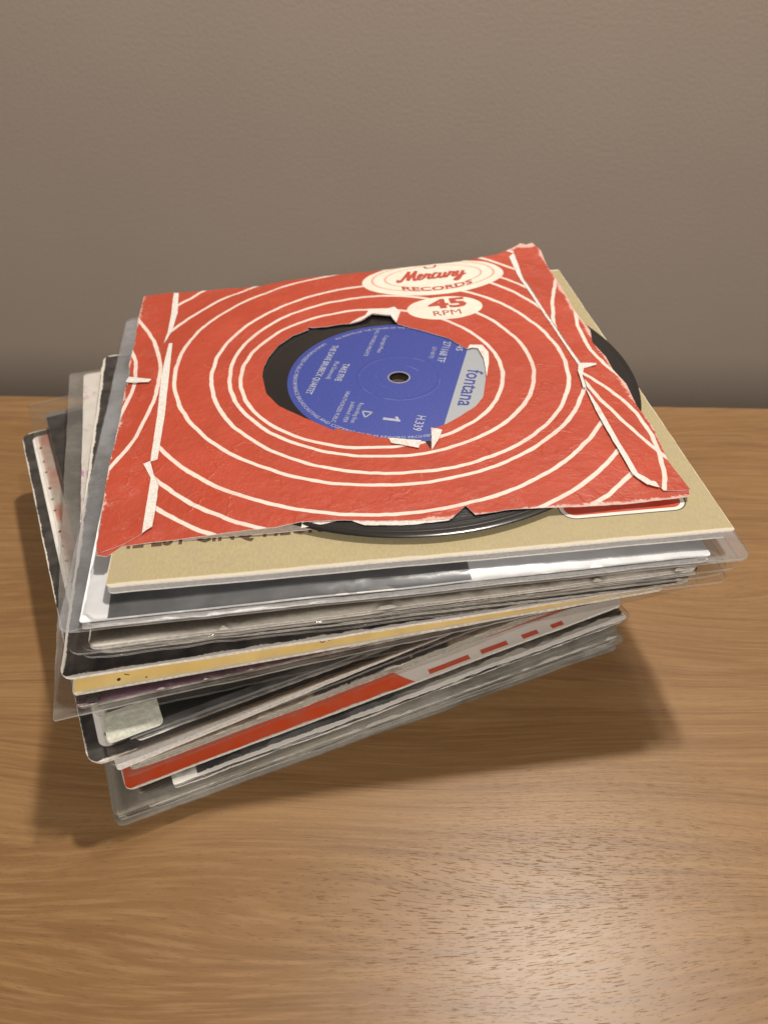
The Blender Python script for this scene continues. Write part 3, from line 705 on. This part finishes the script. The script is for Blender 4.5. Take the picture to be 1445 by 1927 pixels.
hole = [(-39.4, 1.0), (-38.7, 7.5), (-36.6, 15.5), (-32.7, 23.5), (-26.9, 30.4), (-19.9, 34.6), (-20.4, 36.9), (-18.5, 36.0), (-11.8, 35.9), (-6, 36.9), (-2.7, 36.6), (1.5, 37.9), (3.7, 39.6), (6.8, 42.9), (10.5, 41.6), (14.4, 40.0), (15.6, 36.0), (16.0, 32.8),
        (24.4, 26.7), (34.0, 18.5), (39.3, 9.2), (41.6, 9.9), (44.0, 9.0), (44.2, 1), (43.1, -5.5), (41.6, -13.2), (37.7, -25.1), (33.8, -30.4), (27.6, -35.2), (21.6, -39.3), (16.1, -41.9), (15.2, -46), (13.7, -53.0), (12.7, -48.4), (10.2, -47.6), (6.5, -46.2), (1.2, -44.9),
        (-2.5, -43.6), (-5.1, -41.7), (-13.3, -37.7), (-15.6, -36.0), (-16.3, -37.4), (-22.1, -31.9), (-27.4, -26.6), (-34.1, -19.7), (-38.3, -10.6)]
ol = densify(outline, 1.2, 0.30, 1.3); hl = densify(hole, 1.0, 0.22, 2.2)
sheet('front_panel', rs, ol, zred, 0.22, [M_RED, M_TORN, M_INSIDE], holes=[hl], sp=2.6)
bo = densify([(-88, -83), (-60, -82), (-30, -83), (0, -80), (20, -82.5), (60, -85), (86, -85), (85, -40), (83, 0), (86, 40), (86, 80), (0, 80), (-87, 77)], 2.5, 0.4, 4)
wn = [(2 + 41 * math.cos(a * math.pi / 32), -2 + 41 * math.sin(a * math.pi / 32)) for a in range(64)]
sheet('back_panel', rs, bo, zred_back, 0.22, [M_INSIDE, M_TORN, M_RED], holes=[wn], sp=5)
# folded-over side flaps glued on the face
lf = [(-89.1, 78.7), (-76.4, 80.2), (-76.2, 60), (-76.5, 42.5), (-77.8, 33.8), (-75.4, 33.0), (-76.0, 20), (-76.4, 6.4), (-76.0, -20), (-76.5, -44.5), (-78.4, -45.9), (-75.4, -53.7), (-76.0, -66), (-76.4, -78.2), (-82, -81.6), (-87.6, -84.2), (-89.1, -82), (-89.3, -62), (-89.6, -45.7), (-88.9, -17.9), (-89.4, 3), (-87.8, 8), (-89.8, 20), (-89.0, 33.6), (-89.5, 56)]
rf = [(82.2, 90.4), (84.5, 88.5), (87.6, 89.4), (89.8, 82), (89.2, 67), (90.4, 53), (89.6, 31), (90.8, 15), (88.6, 6), (90.0, -5), (89.2, -15), (90.4, -25), (88.8, -39), (89.6, -52), (87.4, -70), (88.4, -84.3), (80.0, -83.8), (79.4, -82.0), (74.8, -75.7), (74.4, -59.2), (75.0, -40), (75.6, -25.3), (77.6, -13.5), (79.3, -12.0), (78.6, 2), (78.0, 19.5), (76.8, 40), (75.9, 60.8), (76.8, 72), (77.5, 84)]
sheet('side_flap', rs, densify(lf, 1.4, 0.12, 5), lambda u, v: zred(u, v) + 0.30 + 0.25 * sstep((u + 84) / 8) * (0.6 + nz(u, v, .06, 2)), 0.2, [M_REDL, M_TORN, M_INSIDE], sp=2.8)
sheet('side_flap', rs, densify(rf, 1.4, 0.12, 6), lambda u, v: zred(u, v) + 0.30 + 0.45 * sstep((86 - u) / 9) * (0.7 + nz(u, v, .06, 7)), 0.2, [M_REDR, M_TORN, M_INSIDE], sp=2.8)
# pale torn strips where the flaps' edges have come away, and torn bits round the window
def torn(poly, up, sp=1.5, jit=0.15, seed=3, tilt=None):
    sheet('torn_paper', rs, densify(poly, 0.5, jit * 2.2, seed), lambda u, v: zred(u, v) + up + (tilt(u, v) if tilt else 0) + 0.12 * nz(u, v, .4, seed), 0.12, [M_TORN], sp=sp)
torn([(-76.2, 79.8), (-74.2, 79.6), (-73.6, 60), (-75.0, 42.5), (-77.5, 33.9), (-76.6, 42.5), (-76.4, 60)], 0.25, seed=1)
torn([(-76.2, 33.1), (-74.0, 33.0), (-73.6, 6.4), (-73.4, -20), (-74.2, -44.2), (-76.7, -44.6), (-76.3, -20), (-76.6, 6.4)], 0.25, seed=2)
torn([(-78.6, -45.9), (-76.4, -45.3), (-74.6, -53.0), (-73.0, -58), (-73.6, -76.0), (-76.4, -78.6), (-76.2, -66), (-75.6, -53.8)], 0.75, seed=3)
torn([(77.4, 83.0), (74.6, 80.5), (74.3, 60.8), (75.6, 40), (77.0, 19.5), (77.9, -10), (79.5, -12.4), (79.0, 2), (78.4, 19.5), (77.2, 40), (76.2, 60.8)], 0.3, seed=4)
torn([(77.8, -9.0), (84.5, -10.2), (84.0, -11.3), (78.6, -13.0), (76.4, -18), (75.0, -26), (73.9, -26), (75.8, -15)], 0.95, seed=5)
torn([(74.9, -25), (73.6, -40), (73.0, -59.2), (73.2, -75.0), (76.0, -80.6), (79.2, -82.6), (79.2, -80.0), (75.2, -75.2), (74.8, -59.2), (75.4, -40)], 0.8, seed=6)
torn([(-88.6, 9.5), (-84, 7.2), (-79.6, 4.4), (-80.6, 2.8), (-85.5, 4.2), (-89.2, 6.0)], 1.1, seed=7)
torn([(-3.2, 36.3), (1.0, 40.2), (4.0, 42.0), (6.2, 47.2), (10.6, 45.4), (16.8, 46.6), (18.6, 42.2), (17.2, 38.2), (15.6, 33.6), (14.2, 40.2), (6.9, 43.1), (3.7, 39.8), (1.5, 38.1)], 0.22, seed=8)
torn([(39.6, 8.6), (41.0, 11.4), (46.0, 10.6), (46.8, 4.9), (45.2, -3.0), (42.0, -12.5), (43.2, -5.5), (44.0, 1.0), (43.6, 8.6), (41.6, 9.4)], 0.30, seed=9)
torn([(1.0, -44.8), (11.4, -48.0), (10.0, -52.2), (1.3, -48.0)], 0.35, seed=10, tilt=lambda u, v: 0.25 * sstep((-44 - v) / 8))
torn([(15.9, -41.6), (19.2, -44.0), (17.2, -48.6), (13.9, -53.6), (15.2, -46)], 0.45, seed=11, tilt=lambda u, v: 0.6 * sstep((u - 14) / 5))
torn([(-30, -81.0), (-17.6, -78.4), (-17.9, -82.0), (-24, -83.6), (-30.5, -84.0)], -0.55, seed=12)
torn([(-16, -83.2), (-4, -85.0), (8, -86.4), (13.4, -86.9), (12.8, -87.8), (2, -88.0), (-12, -86.2)], -0.25, seed=13)

M_RINK = plain('red_ink', (0.37, 0.055, 0.034), 0.6)
up = lambda u, v: (u, v, zred(u, v) + 0.10)
ms = [[(-.35, .35), (-.38, .02), (-.1, -.02), (.25, .8), (.55, 1.75)], [(.55, 1.75), (.58, .9), (.66, .05)], [(.66, .05), (.95, .95), (1.3, 1.75)], [(1.3, 1.75), (1.22, .6), (1.35, 0), (1.6, .2)],
      [(1.6, .2), (1.85, .5), (2.02, .85), (1.82, 1.0), (1.66, .5), (1.78, .03), (2.05, .08), (2.3, .35)], [(2.3, .35), (2.45, .98), (2.55, .82), (2.85, .85), (2.72, .35), (2.84, .03), (3.05, .2)],
      [(3.6, .82), (3.42, 1.0), (3.16, .55), (3.25, .04), (3.55, .08), (3.8, .4)], [(3.8, .4), (3.92, .95), (3.85, .25), (4.05, .0), (4.3, .3), (4.45, .95)], [(4.45, .95), (4.38, .2), (4.55, .02), (4.8, .35)],
      [(4.8, .35), (4.95, .98), (5.05, .82), (5.35, .85), (5.22, .35), (5.34, .03), (5.55, .2)], [(5.55, .35), (5.72, .95), (5.66, .25), (5.86, .0), (6.1, .3), (6.28, .95)], [(6.28, .95), (6.1, -.1), (5.8, -.7), (5.55, -.55), (5.9, -.1), (6.6, .35)]]
ms = [[(a + b * 0.32, b) for a, b in s] for s in ms]
ribbon('lettering', rs, ms, 0.30, M_RINK, lambda a, b: up(23.2 + a * 4.35, 68.6 + b * 5.0))
text_mesh('lettering', rs, 'RECORDS', M_RINK, lambda a, b: up(38.0 + a, 58.0 + b + 0.012 * a * a), size=4.6, width=31, bold=0.03)
text_mesh('lettering', rs, '45', M_RINK, lambda a, b: up(39.0 + a, 42.6 + b), size=10.2, width=16.5, bold=0.04)
text_mesh('lettering', rs, 'RPM', M_RINK, lambda a, b: up(37.6 + a, 36.6 + b), size=5.6, width=11.5)
ribbon('printed_mark', rs, [[(35.5, 81.2), (36.2, 79.4), (38.2, 79.0), (40.0, 79.6), (40.8, 81.4)]], 0.9, M_RINK, up)

# the record itself
def vinyl():
    k = NT('black_vinyl'); co = k.objco()
    x = k.n.new('ShaderNodeSeparateXYZ'); k.t.links.new(co, x.inputs[0])
    r = k.math('MULTIPLY', k.rad(x.outputs[0], x.outputs[1], 0.0, 0.0), 1000.0)
    nn = k.n.new('ShaderNodeCombineXYZ'); k.put(nn.inputs[0], k.math('MULTIPLY', r, 2.2))
    g = k.noise(nn.outputs[0], 1.0, 3, 0.7)
    zone = k.rect(r, r, 50, 84.5, 50, 84.5, 0.6)
    return k.bsdf((0.009, 0.008, 0.008), k.math('ADD', 0.20, k.math('MULTIPLY', zone, 0.12)), 0.5, k.math('MULTIPLY', g, k.math('ADD', 0.15, zone)), 0.6, 0.0003)
def label_paper():
    k = NT('blue_label_print'); u, v = k.uv()
    n = k.noise(k.uvv, 1.2, 3)
    c = k.mix(k.ss(n, 0.3, 0.7), (0.030, 0.045, 0.215), (0.038, 0.055, 0.25))
    c = k.mix(k.ss(v, 21.4, 21.6), c, (0.28, 0.295, 0.31))
    for r in (8.5, 15.0):
        d = k.math('ABSOLUTE', k.math('SUBTRACT', k.rad(u, v, 0, 0), r))
        c = k.mix(k.math('MULTIPLY', k.ss(d, 0, 0.18, 0.35, 0), k.ss(k.noise(k.uvv, 0.12, 2), .5, .65)), c, (0.4, 0.42, 0.6))
    return k.bsdf(c, 0.5, 0.35, k.ss(k.math('ABSOLUTE', k.math('SUBTRACT', k.rad(u, v, 0, 0), 15.0)), 0.0, 0.8), 0.4, 0.0003)
M_VINYL, M_LABEL = vinyl(), label_paper()
M_SILVER = plain('silver_ink', (0.33, 0.34, 0.40), 0.45)
M_BLUE = plain('blue_ink', (0.045, 0.055, 0.23), 0.5)
cy, sy = math.cos(math.radians(RY)), math.sin(math.radians(RY))
rloc = (RC[0] + cy * SP[0] - sy * SP[1], RC[1] + sy * SP[0] + cy * SP[1], ZR + 1.3)
LA = math.degrees(math.atan2(-0.93, -0.36))
rec = thing('vinyl_record', 'black seven-inch record with a blue and silver label, inside the torn red sleeve', 'record', rloc, RY + LA)
def lathe(name, prof, parent, mat, n=160, uv=False):
    V, F = [], []
    m = len(prof)
    for i in range(n):
        a = 2 * math.pi * i / n
        for (r, z) in prof: V.append((r * math.cos(a) * MM, r * math.sin(a) * MM, z * MM))
    for i in range(n):
        j = (i + 1) % n
        for q in range(m - 1): F.append((i * m + q, j * m + q, j * m + q + 1, i * m + q + 1))
    me = bpy.data.meshes.new(name); me.from_pydata(V, [], F)
    if uv:
        l = me.uv_layers.new(name='UVMap')
        for lp in me.loops: l.data[lp.index].uv = (V[lp.vertex_index][0] / MM, V[lp.vertex_index][1] / MM)
    me.polygons.foreach_set('use_smooth', [True] * len(F)); me.set_sharp_from_angle(angle=math.radians(35)); me.update()
    return link(name, me, parent, [mat])
lathe('disc', [(3.65, 0.3), (3.65, 1.35), (43.5, 1.35), (44.2, 1.2), (47, 1.15), (48.2, 1.0), (50, 1.0), (84, 1.0), (84.6, 1.12), (85.8, 1.08), (86.5, 0.88), (86.7, 0.75), (86.5, 0.6), (85.8, 0.4), (84, 0.35), (3.65, 0.3)], rec, M_VINYL)
lb = lathe('paper_label', [(3.75, 1.36), (3.75, 1.44), (40.6, 1.44), (41.0, 1.36)], rec, M_LABEL, uv=True)
# chipped white paper round the spindle hole
cv = []
lathe('hole_rim', [(3.6, 1.30), (3.66, 1.475), (4.15, 1.465), (4.2, 1.445)], lb, plain('chipped_paper', (0.22, 0.22, 0.26), 0.8), n=60)
lz = lambda a, b: (a, b, 1.475)
def lt(s, x, y, size, mat=M_SILVER, width=None, bold=0.0, align='CENTER'):
    return text_mesh('lettering', lb, s, mat, lambda a, b: (x + a, y + b, 1.475), size=size, width=width, bold=bold, align=align)
lt('fontana', 1.5, 24.0, 8.4, M_BLUE, 25.0, 0.012)
lt('H.339', 27.6, 11.6, 4.4, width=9.0, bold=0.01)
lt('271168 TF', -22.0, 11.6, 4.2, width=16, bold=0.01)
lt('(271168 TF)', -20.5, 8.2, 2.2, width=9)
lt('45', -26.0, 17.2, 3.6, width=4.2, bold=0.01)
one = bpy.data.meshes.new('lettering')
one.from_pydata([(a * MM, b * MM, 1.475 * MM) for a, b in ((26.8, .4), (28.2, .4), (28.2, 6.5), (27.2, 6.5), (26.8, 5.9), (25.4, 5.2), (25.4, 4.2), (26.8, 4.7))], [], [(0, 1, 2, 3, 4, 7), (4, 5, 6, 7)]); one.update()
link('lettering', one, lb, [M_SILVER])
lt('TAKE FIVE', 1.0, -22.6, 3.6, width=12.5, bold=0.012)
lt('(Paul Desmond)', 0.2, -26.0, 2.5, width=13)
lt('THE DAVE BRUBECK QUARTET', 0.0, -30.4, 3.4, width=36, bold=0.01)
lt('Recording first', 26.0, -9.9, 2.3, width=12.5)
lt('published 1959', 26.0, -12.7, 2.3, width=12.5)
lt('UNAUTHORIZED PUBLIC', 23.3, -16.4, 2.2, width=20)
lt('Copyright Music', -22.9, -12.2, 2.2, width=14)
lt('ALL WORLD RIGHTS', -23.0, -16.6, 2.2, width=21)
ribbon('printed_triangle', lb, [[(24.6, -4.0), (24.6, -7.6)], [(24.6, -7.6), (28.2, -5.8)], [(28.2, -5.8), (24.6, -4.0)]], 0.6, M_SILVER, lz)
text_mesh('lettering', lb, 'UNAUTHORIZED PUBLIC PERFORMANCE BROADCASTING AND COPYING OF THIS RECORD PROHIBITED', M_SILVER, lz, size=2.1, width=104, arc=(38.9, math.radians(-42), 1))
text_mesh('lettering', lb, 'ALL RIGHTS OF THE OWNER OF THE WORK RESERVED', M_SILVER, lz, size=2.0, width=44, arc=(37.4, math.radians(200), -1))
